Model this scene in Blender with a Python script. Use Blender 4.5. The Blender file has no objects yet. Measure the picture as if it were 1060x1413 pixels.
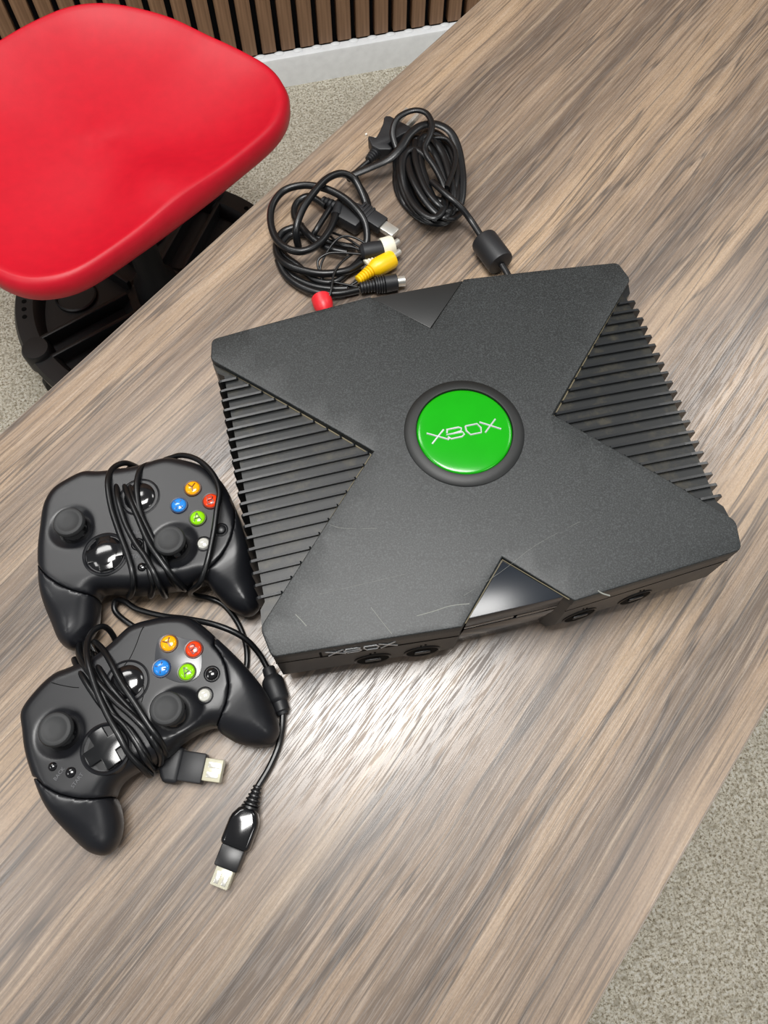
import bpy, bmesh, math, random
import numpy as np
from mathutils import Vector, Matrix
random.seed(7)
# ------------------------------------------------------------------ camera
SC = bpy.context.scene
F = 1060.27
RW = np.array([[0.9735528, -0.2284266, 0.00402003], [0.2087393, 0.8965221, 0.3907379], [-0.0928590, -0.3795649, 0.9204932]])
CAM = np.array([-0.114019, -0.236812, 0.556658])
cd = bpy.data.cameras.new('camera'); cam = bpy.data.objects.new('camera', cd); SC.collection.objects.link(cam)
cd.sensor_fit = 'VERTICAL'; cd.sensor_height = 36.0; cd.sensor_width = 27.0; cd.lens = F/1413*36.0
cd.clip_start = .02; cd.clip_end = 30
mw = Matrix(RW.T.tolist()).to_4x4(); mw.translation = Vector(CAM); cam.matrix_world = mw
SC.camera = cam
# ------------------------------------------------------------------ world, lights, exposure
w = bpy.data.worlds.new('room_light'); SC.world = w; w.use_nodes = True
w.node_tree.nodes['Background'].inputs[0].default_value = (.96, .98, 1, 1)
w.node_tree.nodes['Background'].inputs[1].default_value = .22
def area(name, loc, size, power, col=(1, .985, .96), target=None):
    l = bpy.data.lights.new(name, 'AREA'); l.shape = 'RECTANGLE'; l.size, l.size_y = size; l.energy = power; l.color = col
    o = bpy.data.objects.new(name, l); SC.collection.objects.link(o); o.location = loc
    if target is not None:
        o.rotation_euler = (Vector(target)-Vector(loc)).to_track_quat('-Z', 'Y').to_euler()
    return o
area('ceiling_light_key', (-.10, .0, 1.75), (.75, .55), 36)
area('ceiling_light_right', (1.7, .7, 1.75), (.6, .6), 11)
area('fill_light_back_left', (-.75, 1.0, 1.75), (.9, .4), 15)  # added fill: brightens floor and wall, gives the seat its sheen
area('fill_light_left', (-2.0, -.3, 1.75), (.6, .6), 10)  # added fill from the left, no known lamp there
area('fill_light_near', (1.4, -1.6, 1.75), (.8, .6), 14)  # added fill over the near side, not a known fixture
SC.view_settings.view_transform = 'Standard'; SC.view_settings.look = 'None'
SC.view_settings.gamma = 1; SC.view_settings.use_curve_mapping = False
SC.view_settings.exposure = 0.0
# ------------------------------------------------------------------ helpers
def ray(u, v): return RW.T @ np.array([u-530, -(v-706.5), -F])
def at(u, v, z):                      # a picture point turned into the place where the thing stands, at height z
    d = ray(u, v); return Vector(CAM + d*((z-CAM[2])/d[2]))
def col(r, g, b):                      # sRGB 0-255 to linear
    f = lambda c: (c/12.92 if c <= .04045 else ((c+.055)/1.055)**2.4)
    return (f(r/255), f(g/255), f(b/255), 1)
class NT:
    def __init__(s, name):
        s.m = bpy.data.materials.new(name); s.m.use_nodes = True; s.t = s.m.node_tree
        s.b = s.t.nodes['Principled BSDF']; s.tc = s.n('ShaderNodeTexCoord')
    def n(s, typ, **k):
        x = s.t.nodes.new(typ)
        for a, b in k.items(): setattr(x, a, b)
        return x
    def l(s, a, b): s.t.links.new(a, b)
    def mapping(s, scale, src=None, rot=(0, 0, 0)):
        m = s.n('ShaderNodeMapping'); m.inputs['Scale'].default_value = scale; m.inputs['Rotation'].default_value = rot
        s.l(src or s.tc.outputs['Object'], m.inputs['Vector']); return m.outputs[0]
    def noise(s, scale, vec=None, detail=3, rough=.5, dist=0):
        x = s.n('ShaderNodeTexNoise'); x.inputs['Scale'].default_value = scale; x.inputs['Detail'].default_value = detail
        x.inputs['Roughness'].default_value = rough; x.inputs['Distortion'].default_value = dist
        s.l(vec or s.tc.outputs['Object'], x.inputs['Vector']); return x.outputs[0]
    def ramp(s, fac, stops):
        x = s.n('ShaderNodeValToRGB'); e = x.color_ramp.elements
        while len(e) < len(stops): e.new(.5)
        for k, (p, c) in enumerate(stops): e[k].position = p; e[k].color = c if len(c) == 4 else (*c, 1)
        s.l(fac, x.inputs[0]); return x.outputs[0]
    def mix(s, fac, a, b, mode='MIX'):
        x = s.n('ShaderNodeMix', data_type='RGBA', blend_type=mode)
        for k, v in ((0, fac), (6, a), (7, b)):
            if hasattr(v, 'is_linked'): s.l(v, x.inputs[k])
            else: x.inputs[k].default_value = v
        return x.outputs[2]
    def bump(s, h, strength, dist=.001, prev=None):
        x = s.n('ShaderNodeBump'); x.inputs['Strength'].default_value = strength; x.inputs['Distance'].default_value = dist
        s.l(h, x.inputs['Height'])
        if prev: s.l(prev, x.inputs['Normal'])
        return x.outputs[0]
def g1(v): return (v, v, v, 1)
def plain(name, c, rough=.5, metal=0, spec=.5, bump=None, coat=0, speck=None, trans=0, sss=0):
    t = NT(name); b = t.b
    b.inputs['Base Color'].default_value = c; b.inputs['Roughness'].default_value = rough; b.inputs['Metallic'].default_value = metal
    b.inputs['Specular IOR Level'].default_value = spec; b.inputs['Coat Weight'].default_value = coat; b.inputs['Coat Roughness'].default_value = .05
    b.inputs['Transmission Weight'].default_value = trans
    if sss: b.inputs['Subsurface Weight'].default_value = sss; b.inputs['Subsurface Scale'].default_value = .003
    if speck:
        f = t.ramp(t.noise(speck[0], detail=2), [(speck[1], g1(0)), (speck[1]+.1, g1(1))])
        t.l(t.mix(f, c, speck[2]), b.inputs['Base Color'])
    else:                              # slight uneven tone so nothing is perfectly flat
        f = t.noise(60, detail=3)
        t.l(t.mix(f, tuple(x*.88 for x in c[:3])+(1,), tuple(min(1, x*1.1) for x in c[:3])+(1,)), b.inputs['Base Color'])
    if bump: t.l(t.bump(t.noise(bump[0], detail=2), bump[1], bump[2]), b.inputs['Normal'])
    return t.m
BK = lambda v: col(v, v+1, v+3)
M = {}
M['lid'] = plain('textured_charcoal_plastic', col(50, 53, 55), .50, spec=.5, bump=(2600, .55, .0004))
def speckled_lid():
    t = NT('speckled_charcoal_plastic'); b = t.b
    f = t.ramp(t.noise(14, detail=5, rough=.6), [(.38, g1(0)), (.7, g1(1))])
    base = t.mix(f, col(16, 20, 21), col(25, 28, 29))
    sp = t.ramp(t.noise(1000, detail=3, rough=.7), [(.45, g1(0)), (.70, g1(1))])
    c = t.mix(sp, base, col(58, 62, 63))  # plastic grain, its sparkle painted in as lighter specks
    t.l(c, b.inputs['Base Color'])
    b.inputs['Roughness'].default_value = .5; b.inputs['Specular IOR Level'].default_value = .55
    t.l(t.bump(t.noise(1300, detail=1), .35, .00012), b.inputs['Normal']); return t.m
M['lid'] = speckled_lid()
M['shell'] = plain('dark_grey_plastic', col(30, 31, 31), .42)
def vent_mat():
    t = NT('dusty_vent_plastic'); b = t.b
    f = t.ramp(t.noise(55, detail=6, rough=.7), [(.5, g1(0)), (.75, g1(1))])
    t.l(t.mix(f, col(15, 18, 19), col(56, 52, 40)), b.inputs['Base Color']); b.inputs['Roughness'].default_value = .42
    return t.m
M['vent'] = vent_mat()
M['rib'] = plain('satin_rib_plastic', col(17, 20, 23), .3, spec=.6)
M['gap'] = plain('black_gap', col(8, 8, 8), .8, spec=.1)
M['dust'] = plain('settled_dust', col(120, 112, 92), .9, spec=.1)
M['scratch'] = plain('scratched_plastic', col(128, 130, 124), .7, spec=.2)
M['disc'] = plain('recessed_black_plastic', col(14, 14, 16), .35)
M['gloss'] = plain('glossy_black_plastic', col(15, 15, 17), .13, spec=.6, coat=.3)
M['bezel'] = plain('polished_front_plastic', col(22, 28, 36), .28, spec=.5)
M['rubber'] = plain('black_rubber_ring', col(22, 24, 24), .5, bump=(3000, .3, .00005))
M['green'] = plain('green_gel', col(14, 150, 8), .19, spec=.5)
M['silver'] = plain('silver_print', col(215, 218, 220), .3, metal=.6)
M['pad'] = plain('soft_black_plastic', col(15, 16, 20), .38, spec=.5, bump=(2600, .3, .00004))
M['grip'] = plain('matte_black_grip', col(19, 20, 24), .38, spec=.5, bump=(3200, .3, .00003))
M['cross'] = plain('semi_gloss_cross', col(13, 14, 16), .2, spec=.6)
M['plate'] = plain('glossy_button_plate', col(48, 50, 54), .28, spec=.7)
M['stick'] = plain('rubber_thumbstick', col(44, 45, 46), .62, spec=.4)
M['bk'] = plain('black_plastic', col(17, 17, 19), .35)
M['cable'] = plain('black_cable_jacket', col(12, 13, 15), .35, spec=.5)
M['cord'] = plain('black_power_jacket', col(13, 14, 16), .36, spec=.5)
M['plug'] = plain('black_moulded_rubber', col(26, 27, 30), .5)
M['metal'] = plain('nickel_plating', col(222, 220, 212), .28, metal=.75)
M['clear'] = plain('clear_plug_plastic', col(224, 221, 200), .2, spec=.5, trans=.4)
M['frost'] = plain('frosted_plug_plastic', col(226, 222, 196), .25, spec=.6, trans=.35)
for k, c in (('y', (240, 165, 8)), ('r', (225, 62, 20)), ('b', (38, 125, 205)), ('g', (135, 205, 10))):
    M['btn_'+k] = plain('gel_button_'+k, col(*c), .15, coat=.4, sss=.2)
    M['rim_'+k] = plain('button_rim_'+k, col(c[0]*.34, c[1]*.28, c[2]*.34), .35)
    M['let_'+k] = plain('button_letter_'+k, col(c[0]*.5, c[1]*.42, c[2]*.5), .3)
M['white_btn'] = plain('milky_button', col(190, 190, 182), .12, coat=.8)
M['white'] = plain('cream_plug', col(225, 220, 200), .4)
M['yellow'] = plain('yellow_plug', col(238, 190, 12), .38)
M['red'] = plain('red_plug', col(215, 35, 45), .4)
M['print'] = plain('grey_print', col(90, 91, 94), .6)
M['seat'] = plain('red_moulded_plastic', col(205, 10, 38), .46, spec=.5, bump=(500, .12, .0006))
M['base'] = plain('black_base_plastic', col(24, 24, 25), .45)
M['base_dark'] = plain('black_tray_plastic', col(15, 15, 15), .6)
M['paint'] = plain('white_trim_paint', col(240, 243, 245), .35, bump=(40, .1, .002))
M['felt'] = plain('black_felt', col(16, 16, 18), .95, spec=.1)
M['steel'] = plain('grey_desk_steel', col(70, 70, 72), .4, metal=.5)
M['crumb'] = plain('white_crumb', col(228, 226, 218), .7)
def slat_mat():
    t = NT('walnut_slat'); f = t.noise(1, t.mapping((160, 30, 5)), detail=4)
    t.l(t.ramp(f, [(.3, col(122, 90, 64)), (.7, col(160, 124, 94))]), t.b.inputs['Base Color']); t.b.inputs['Roughness'].default_value = .55; return t.m
M['slat'] = slat_mat()
def wood_mat():
    t = NT('laminate_woodgrain'); b = t.b; S = t.tc.outputs['Object']
    warp = t.noise(1, t.mapping((2.2, 6, 1)), detail=3)
    wv = t.n('ShaderNodeVectorMath', operation='MULTIPLY_ADD'); t.l(warp, wv.inputs[0]); wv.inputs[1].default_value = (0, .022, 0); t.l(S, wv.inputs[2])
    W = wv.outputs[0]
    wide = t.noise(1, t.mapping((.95, 17, 1), W), detail=3, rough=.55)
    c = t.ramp(wide, [(.34, col(88, 77, 69)), (.45, col(120, 104, 90)), (.55, col(145, 125, 106)), (.68, col(172, 147, 120))])
    mid = t.noise(1, t.mapping((2.0, 120, 1), W), detail=5, rough=.62)
    c = t.mix(t.ramp(mid, [(.52, g1(0)), (.64, g1(.42))]), c, col(80, 73, 69))
    c = t.mix(t.ramp(mid, [(.34, g1(.45)), (.46, g1(0))]), c, col(178, 157, 133))
    vein = t.noise(1, t.mapping((1.3, 30, 3), W), detail=4, rough=.55)
    ve = t.ramp(vein, [(.48, g1(0)), (.495, g1(.85)), (.515, g1(0))])
    c = t.mix(ve, c, col(72, 66, 62))
    fine = t.noise(1, t.mapping((9, 420, 1), W), detail=4, rough=.65)
    c = t.mix(t.ramp(fine, [(.52, g1(0)), (.62, g1(.6))]), c, col(76, 68, 62))
    c = t.mix(t.ramp(fine, [(.34, g1(.4)), (.45, g1(0))]), c, col(182, 163, 143))
    grit = t.noise(1, t.mapping((500, 900, 1)), detail=2)
    c = t.mix(t.ramp(grit, [(.4, g1(.0)), (.75, g1(.3))]), c, col(96, 84, 74))
    t.l(c, b.inputs['Base Color'])
    pores = t.noise(1, t.mapping((42, 1150, 1), W), detail=2)
    pr = t.ramp(pores, [(.50, g1(0)), (.58, g1(1))])
    rr = t.n('ShaderNodeMapRange'); t.l(pr, rr.inputs[0]); rr.inputs[3].default_value = .33; rr.inputs[4].default_value = .58; t.l(rr.outputs[0], b.inputs['Roughness'])
    b.inputs['IOR'].default_value = 1.95; b.inputs['Specular IOR Level'].default_value = .5
    t.l(t.bump(pr, .30, .00006, t.bump(grit, .2, .00004)), b.inputs['Normal']); return t.m
M['wood'] = wood_mat()
M['edge'] = plain('desk_edge_band', col(128, 117, 106), .45)
def carpet_mat():
    t = NT('beige_loop_carpet'); b = t.b
    n1 = t.noise(210, detail=5, rough=.8); n2 = t.noise(75, detail=3, rough=.6); n3 = t.noise(9, detail=2)
    c = t.ramp(n1, [(.38, col(120, 108, 84)), (.46, col(205, 195, 172)), (.52, col(244, 238, 220)), (.62, col(255, 253, 245))])
    c = t.mix(t.ramp(n2, [(.50, g1(0)), (.70, g1(.7))]), c, col(168, 158, 136))
    c = t.mix(t.ramp(n3, [(.4, g1(0)), (.7, g1(.15))]), c, col(170, 162, 144))
    t.l(c, b.inputs['Base Color']); b.inputs['Roughness'].default_value = .95; b.inputs['Specular IOR Level'].default_value = .1
    t.l(t.bump(n1, .9, .006, t.bump(n2, .7, .01)), b.inputs['Normal']); return t.m
M['carpet'] = carpet_mat()

def woff(p):
    v = Vector((0, 0, 0)); r = 0
    while p is not None:
        v += p.location; p = p.parent
    return v
def obj(name, bm, mat, parent=None, smooth=35, local=False, origin=None):
    me = bpy.data.meshes.new(name)
    if isinstance(bm, tuple): me.from_pydata([tuple(v) for v in bm[0]], [], [tuple(int(i) for i in f) for f in bm[1]])
    else:
        bmesh.ops.recalc_face_normals(bm, faces=bm.faces[:]); bm.to_mesh(me); bm.free()
    me.materials.append(M[mat])
    if parent is not None and not local: me.transform(Matrix.Translation(-woff(parent)))
    o = bpy.data.objects.new(name, me); SC.collection.objects.link(o)
    if parent is not None: o.parent = parent
    elif origin is not None: me.transform(Matrix.Translation(-Vector(origin))); o.location = origin
    if smooth:
        me.shade_smooth(); me.set_sharp_from_angle(angle=math.radians(smooth))
    return o
def tag(o, label=None, cat=None, group=None, kind=None):
    for k, v in (('label', label), ('category', cat), ('group', group), ('kind', kind)):
        if v: o[k] = v
    return o
def thing(name, label, cat, loc, rz=0, group=None):
    o = bpy.data.objects.new(name, None); SC.collection.objects.link(o); o.location = loc; o.rotation_euler = (0, 0, rz)
    o.empty_display_size = .02; return tag(o, label, cat, group)
def bevel(bm, width, seg=2, ang=30, sel=None):
    es = [e for e in bm.edges if (sel(e) if sel else (len(e.link_faces) == 2 and e.calc_face_angle(0) > math.radians(ang)))]
    bmesh.ops.bevel(bm, geom=es, offset=width, segments=seg, profile=.5, affect='EDGES', clamp_overlap=True)
def prism(poly, z0, z1, bw=0, seg=2, bm=None, bot=None):
    bm = bm or bmesh.new(); bot = bot or poly
    a = [bm.verts.new((p[0], p[1], z0)) for p in bot]; b = [bm.verts.new((p[0], p[1], z1)) for p in poly]; n = len(poly)
    bm.faces.new(b); bm.faces.new(a[::-1])
    for i in range(n): bm.faces.new((a[i], a[(i+1) % n], b[(i+1) % n], b[i]))
    bmesh.ops.recalc_face_normals(bm, faces=bm.faces[:])
    if bw: bevel(bm, bw, seg)
    return bm
def box(c, s, bw=0, bm=None, rot=None, seg=2):
    bm2 = bmesh.new(); bmesh.ops.create_cube(bm2, size=1, matrix=Matrix.Diagonal((*s, 1)))
    if bw: bevel(bm2, bw, seg)
    m = Matrix.Translation(Vector(c)) @ (rot.to_4x4() if rot else Matrix.Identity(4)); bmesh.ops.transform(bm2, matrix=m, verts=bm2.verts[:])
    if bm is None: return bm2
    me = bpy.data.meshes.new('t'); bm2.to_mesh(me); bm2.free(); bm.from_mesh(me); bpy.data.meshes.remove(me); return bm
def lathe(prof, c=(0, 0, 0), axis=None, n=40, bm=None):   # prof [(r, h)...]; r==0 closes
    bm = bm or bmesh.new(); A = Vector(axis or (0, 0, 1)).normalized(); q = A.to_track_quat('Z', 'Y').to_matrix(); c = Vector(c); rings = []
    for r, h in prof:
        if r < 1e-7: rings.append([bm.verts.new(c+q @ Vector((0, 0, h)))])
        else: rings.append([bm.verts.new(c+q @ Vector((r*math.cos(2*math.pi*k/n), r*math.sin(2*math.pi*k/n), h))) for k in range(n)])
    for a, b in zip(rings, rings[1:]):
        for k in range(n):
            k2 = (k+1) % n
            if len(a) == 1 and len(b) == 1: continue
            if len(a) == 1: bm.faces.new((a[0], b[k], b[k2]))
            elif len(b) == 1: bm.faces.new((a[k], a[k2], b[0]))
            else: bm.faces.new((a[k], a[k2], b[k2], b[k]))
    if len(rings[0]) > 1 and len(rings[-1]) > 1:
        bm.faces.new(rings[0][::-1]); bm.faces.new(rings[-1])
    return bm
def catmull(P, sub=8, closed=False):
    P = [np.array(p, float) for p in P]; out = []; n = len(P)
    for i in range(n if closed else n-1):
        if closed: a, b, c, d = P[(i-1) % n], P[i], P[(i+1) % n], P[(i+2) % n]
        else: a, b, c, d = P[max(i-1, 0)], P[i], P[i+1], P[min(i+2, n-1)]
        for k in range(sub):
            t = k/sub; out.append(.5*((2*b)+(c-a)*t+(2*a-5*b+4*c-d)*t*t+(3*b-a-3*c+d)*t**3))
    if not closed: out.append(P[-1])
    return out
def tube(P, r, n=10, bm=None, sub=7, closed=False, flat=None, raw=False):   # flat=(half width, half thickness), lies flat
    bm = bm or bmesh.new(); Q = [Vector(p) for p in (P if raw else catmull(P, sub, closed))]; m = len(Q); rings = []; up = Vector((0, 0, 1)); N = None
    for i in range(m):
        T = (Q[(i+1) % m if closed else min(i+1, m-1)]-Q[(i-1) % m if closed else max(i-1, 0)]).normalized()
        if flat or N is None:
            s = T.cross(up)
            if s.length < 1e-3: s = N.cross(T)*-1 if N else Vector((1, 0, 0))
            s.normalize(); N = s.cross(T).normalized()
        else:
            N = (N-T*N.dot(T)).normalized(); s = T.cross(N)
        a, b = flat if flat else (r, r); rr = r if not callable(r) else r(i/(m-1))
        if not flat: a = b = rr
        rings.append([bm.verts.new(Q[i]+s*a*math.cos(2*math.pi*k/n)+N*b*math.sin(2*math.pi*k/n)) for k in range(n)])
    for i in range(m if closed else m-1):
        A, B = rings[i], rings[(i+1) % m]
        for k in range(n): bm.faces.new((A[k], A[(k+1) % n], B[(k+1) % n], B[k]))
    if not closed: bm.faces.new(rings[0][::-1]); bm.faces.new(rings[-1])
    return bm
def text_mesh(s, size, ctr, rz, z, thick=.0001):
    cu = bpy.data.curves.new('print_text', 'FONT'); cu.body = s; cu.size = size; cu.align_x = 'CENTER'; cu.align_y = 'CENTER'; cu.extrude = thick; cu.resolution_u = 2
    o = bpy.data.objects.new('print_text', cu); SC.collection.objects.link(o); bpy.context.view_layer.update()
    me = o.to_mesh(); bm = bmesh.new(); bm.from_mesh(me); o.to_mesh_clear(); bpy.data.objects.remove(o); bpy.data.curves.remove(cu)
    bmesh.ops.transform(bm, matrix=Matrix.Translation((ctr[0], ctr[1], z)) @ Matrix.Rotation(rz, 4, 'Z'), verts=bm.verts[:]); return bm
# ------------------------------------------------------------------ setting: floor, wall, baseboard
FZ = -.745; PHI = math.radians(1.5)
UW = Vector((math.cos(PHI), math.sin(PHI), 0)); NW = Vector((-math.sin(PHI), math.cos(PHI), 0)); WD = 1.45
def wallpt(s, off, z): return UW*s+NW*(WD+off)+Vector((0, 0, z))
RWALL = Matrix.Rotation(PHI, 3, 'Z')
fl = obj('floor', box((0, 0, FZ-.02), (4.4, 3.1, .04)), 'carpet', origin=(0, 0, FZ)); tag(fl, 'beige speckled loop carpet', None, None, 'structure')
wb = obj('wall_back', box(wallpt(0, .05, .28), (4.4, .06, 2.1), rot=RWALL), 'felt', origin=wallpt(0, .05, FZ)); tag(wb, 'black felt wall panel behind the walnut slats', None, None, 'structure')
pitch = .0445; s0 = None
p = at(1.7, 0, 0); dd = ray(1.7, 0); dd = Vector(dd); k = (WD-Vector(CAM).dot(NW))/dd.dot(NW); s0 = (Vector(CAM)+dd*k).dot(UW)
sm = None
for i in range(-34, 62):
    if sm is None:
        o = obj('slat', box((0, 0, 0), (pitch-.0125, .022, 1.9), .0012, rot=RWALL), 'slat', wb, local=True); sm = o.data
    else:
        o = bpy.data.objects.new('slat', sm); SC.collection.objects.link(o); o.parent = wb
    o.location = wallpt(s0+pitch*i-pitch/2+.0062, .009, .36)-wb.location; o.location.z = (-.665+.95)-wb.location.z
bbm = bmesh.new(); prof = [(0, FZ-.002), (-.018, FZ-.002), (-.018, -.68), (-.0165, -.6735), (-.012, -.670), (0, -.669)]
A = [bbm.verts.new(wallpt(-2.1, o_, z_)) for o_, z_ in prof]; B = [bbm.verts.new(wallpt(2.1, o_, z_)) for o_, z_ in prof]
for i in range(6): bbm.faces.new((A[i], A[(i+1) % 6], B[(i+1) % 6], B[i]))
bbm.faces.new(A); bbm.faces.new(B[::-1])
bb = obj('baseboard_back', bbm, 'paint', origin=wallpt(0, 0, FZ)); tag(bb, 'white painted baseboard under the slat wall', None, None, 'structure')
cb = bmesh.new()
for i in range(-32, 60):
    bmesh.ops.create_uvsphere(cb, u_segments=10, v_segments=6, radius=1, matrix=Matrix.Translation(wallpt(s0+pitch*i+.005, -.004, -.6695)) @ Matrix.Diagonal((.013, .007, .0045, 1)))
o = obj('caulk_bead', cb, 'paint', bb); tag(o, kind='stuff')
# ------------------------------------------------------------------ desk
TH = math.atan2(.629, .7775)
T_ = Vector((.7775, .629, 0)); Nn = Vector((-.629, .7775, 0)); dc = T_*.10+Nn*.0226
desk = thing('desk', 'grey-brown wood-look desk carrying the game console', 'desk', (dc.x, dc.y, FZ), TH)
top = obj('desktop', box((0, 0, -FZ-.0125), (1.60, .598, .025), .0012), 'wood', desk, local=True)
for sy in (-1, 1):
    obj('edge_band', box((0, sy*.2995, -FZ-.0125), (1.598, .001, .0225), .0003), 'edge', desk, local=True)
for sx in (-1, 1):
    for sy in (-1, 1): obj('leg', box((sx*.76, sy*.20, (-FZ-.025)/2), (.05, .05, -FZ-.025), .002), 'steel', desk, local=True)
for sx in (-1, 1): obj('crossbar', box((sx*.76, 0, .68), (.04, .35, .04), .002), 'steel', desk, local=True)
for (u, v, r, lb) in ((505.5, 186.5, .0013, 'larger white crumb on the desk left of the mains plug'), (518, 191, .001, 'smaller white crumb on the desk close to the mains plug')):
    c = at(u, v, .0); b = bmesh.new(); bmesh.ops.create_icosphere(b, subdivisions=1, radius=r, matrix=Matrix.Translation((c.x, c.y, r*.8)))
    for vv in b.verts: vv.co += Vector([random.uniform(-.2, .2)*r for _ in range(3)])
    o = obj('crumb', b, 'crumb', smooth=0, origin=(c.x, c.y, 0)); tag(o, lb, 'crumb', 'crumbs beside the mains plug')
# ------------------------------------------------------------------ console
con = thing('game_console', 'black X-shaped game console with green round badge on the desk', 'game console', (0, 0, 0))
a1, b1, a2, b2, A1, B1, A2, B2 = .1563, .1213, .160, .1015, .1586, .1218, .1619, .1033
c_, d_, D_, e_, g_, E_, G_ = .0640, .0925, .0905, .0368, .1303, .0365, .1306
def lidz(x, y): return .0930-.0052*(y/.13)**2-.0042*(x/.16)**2
lid = [(-a1, -b1), (-e_, -g_), (0, -d_), (e_, -g_), (a1, -b1), (a2, -b2), (c_, 0), (A2, B2), (A1, B1), (E_, G_), (0, D_), (-E_, G_), (-A1, B1), (-A2, B2), (-c_, 0), (-a2, -b2)]
bm = prism(lid, .0778, .093)
tip = {0, 4, 5, 7, 8, 12, 13, 15}
bm.verts.ensure_lookup_table()
vs = [e for e in bm.edges if abs(e.verts[0].co.z-e.verts[1].co.z) > .01 and any((Vector(lid[i])-e.verts[0].co.xy).length < 1e-5 for i in tip)]
bmesh.ops.bevel(bm, geom=vs, offset=.0035, segments=4, profile=.5, affect='EDGES')
bmesh.ops.bevel(bm, geom=[e for e in bm.edges if e.verts[0].co.z > .09 and e.verts[1].co.z > .09 and len(e.link_faces) == 2 and e.calc_face_angle(0) > .5], offset=.0011, segments=3, profile=.5, affect='EDGES', clamp_overlap=True)
bmesh.ops.triangulate(bm, faces=[f for f in bm.faces if len(f.verts) > 4])
for k in range(-7, 8):
    for no, co in (((1, 0, 0), (k*.0215, 0, 0)), ((0, 1, 0), (0, k*.0175, 0))):
        bmesh.ops.bisect_plane(bm, geom=bm.verts[:]+bm.edges[:]+bm.faces[:], plane_co=co, plane_no=no)
for v in bm.verts:
    if v.co.z > .09: v.co.z += lidz(v.co.x, v.co.y)-.093
obj('lid', bm, 'lid', con, smooth=25)
q = .0006
body = [(-a1+q, -b1+q), (-e_-.0003, -g_+q), (-.0285, -.1205), (.0285, -.1205), (e_+.0003, -g_+q), (a1-q, -b1+q), (a2-q, -b2+.001), (.1582, -.089), (.1545, -.0845),
        (.1545, .0895), (.159, .0935), (A2-q, B2-.001), (A1-q, B1-q), (E_, G_-q), (-E_, G_-q), (-A1+q, B1-q), (-A2+q, B2-.001), (-.159, .0935), (-.1545, .0895), (-.1545, -.0845), (-.1582, -.089), (-a2+q, -b2+.001)]
bm = bmesh.new(); lv = []
for z, s in ((.006, .965), (.026, 1.0), (.0776, 1.0)): lv.append([bm.verts.new((x*s, y*s, z)) for x, y in body])
n = len(body)
for A, B in zip(lv, lv[1:]):
    for i in range(n): bm.faces.new((A[i], A[(i+1) % n], B[(i+1) % n], B[i]))
bm.faces.new(lv[0][::-1]); bm.faces.new(lv[-1])
bmesh.ops.triangulate(bm, faces=[f for f in bm.faces if len(f.verts) > 4])
for k in range(-7, 8):
    for no, co in (((1, 0, 0), (k*.0215, 0, 0)), ((0, 1, 0), (0, k*.0175, 0))):
        bmesh.ops.bisect_plane(bm, geom=bm.verts[:]+bm.edges[:]+bm.faces[:], plane_co=co, plane_no=no)
for v in bm.verts:
    if v.co.z > .077: v.co.z = lidz(v.co.x, v.co.y)-.0050
obj('lower_shell', bm, 'vent', con, smooth=12)
for sx in (-1, 1):
    for sy in (-1, 1): obj('rubber_foot', lathe([(0, 0), (.009, 0), (.01, .001), (.01, .0065), (0, .0065)], c=(sx*.125, sy*.095, 0), n=24), 'rubber', con)
# side ribs
NR = 21
for sx in (-1, 1):
    for i in range(NR):
        y = .0843-i*(.0843+.0813)/(NR-1)
        xb = (c_+(A2-c_)*y/B2) if y > 0 else (c_+(a2-c_)*(-y)/b2)
        xi = xb+.0012; xo = .1596; hw = .00105; rz_ = lambda x: lidz(x, y)-.0026
        mids = [(xi+(xo-xi)*k/5, rz_(xi+(xo-xi)*k/5)) for k in range(1, 5)]
        pr = [(xi, rz_(xi)-.0028), (xi, rz_(xi)-.0010), (xi+.0012, rz_(xi))]+mids+[(xo-.0012, rz_(xo)-.0003), (xo, rz_(xo)-.0018), (xo-.0004, .040), (.1543, .034), (.1543, rz_(xo)-.0030)]
        b = bmesh.new(); L0 = [b.verts.new((sx*x, y-hw, z)) for x, z in pr]; L1 = [b.verts.new((sx*x, y+hw*.7, z)) for x, z in pr]; m_ = len(pr)
        b.faces.new(L0); b.faces.new(L1[::-1])
        for k in range(m_): b.faces.new((L0[k], L1[k], L1[(k+1) % m_], L0[(k+1) % m_]))
        obj('rib', b, 'rib', con, smooth=0)
    # dusty joint between lid and vent
    ins = .0009
    obj('dust_line', tube([(sx*x, y, lidz(x, y)-.0048) for x, y in [(A2-.0045-(A2-.0045-c_-.0016)*k/8, (B2-.0040)*(1-k/8)) for k in range(9)]+[(c_+.0016+(a2-.0035-c_-.0016)*k/8, (-b2+.0035)*k/8) for k in range(1, 9)]], .0005, n=6, raw=True), 'dust', con)
# rear and front V inserts
bm = prism([(0, D_+.0008), (E_-.0008, G_-.0005), (-E_+.0008, G_-.0005)], .0776, .0862, .0006)
for v in bm.verts:
    if v.co.z > .08: v.co.z += lidz(v.co.x, v.co.y)-.0012-.0862
obj('rear_insert', bm, 'shell', con)
fy = -.1258
bm = prism([(0, -d_-.0022), (-.0318, fy), (.0318, fy)], .066, .0868, .0006)
for v in bm.verts:
    if v.co.z > .08: v.co.z += lidz(v.co.x, v.co.y)-.0018-.0868
obj('front_triangle', bm, 'bezel', con)
bm = prism([(-.0318, fy), (.0318, fy), (.0285, -.1204), (-.0285, -.1204)], .0075, .0575, .0004)
for v in bm.verts:
    if v.co.z < .02: v.co.y += .004
obj('front_bezel', bm, 'gloss', con)
obj('tray_groove', box((0, -.1215, .0615), (.060, .006, .0085)), 'gap', con)  # black filler behind the tray strips, makes their groove dark
obj('tray_strip', prism([(.0045, fy), (.0318, fy), (.030, -.122), (.0045, -.122)], .0590, .0650, .0002), 'gloss', con)
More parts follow.
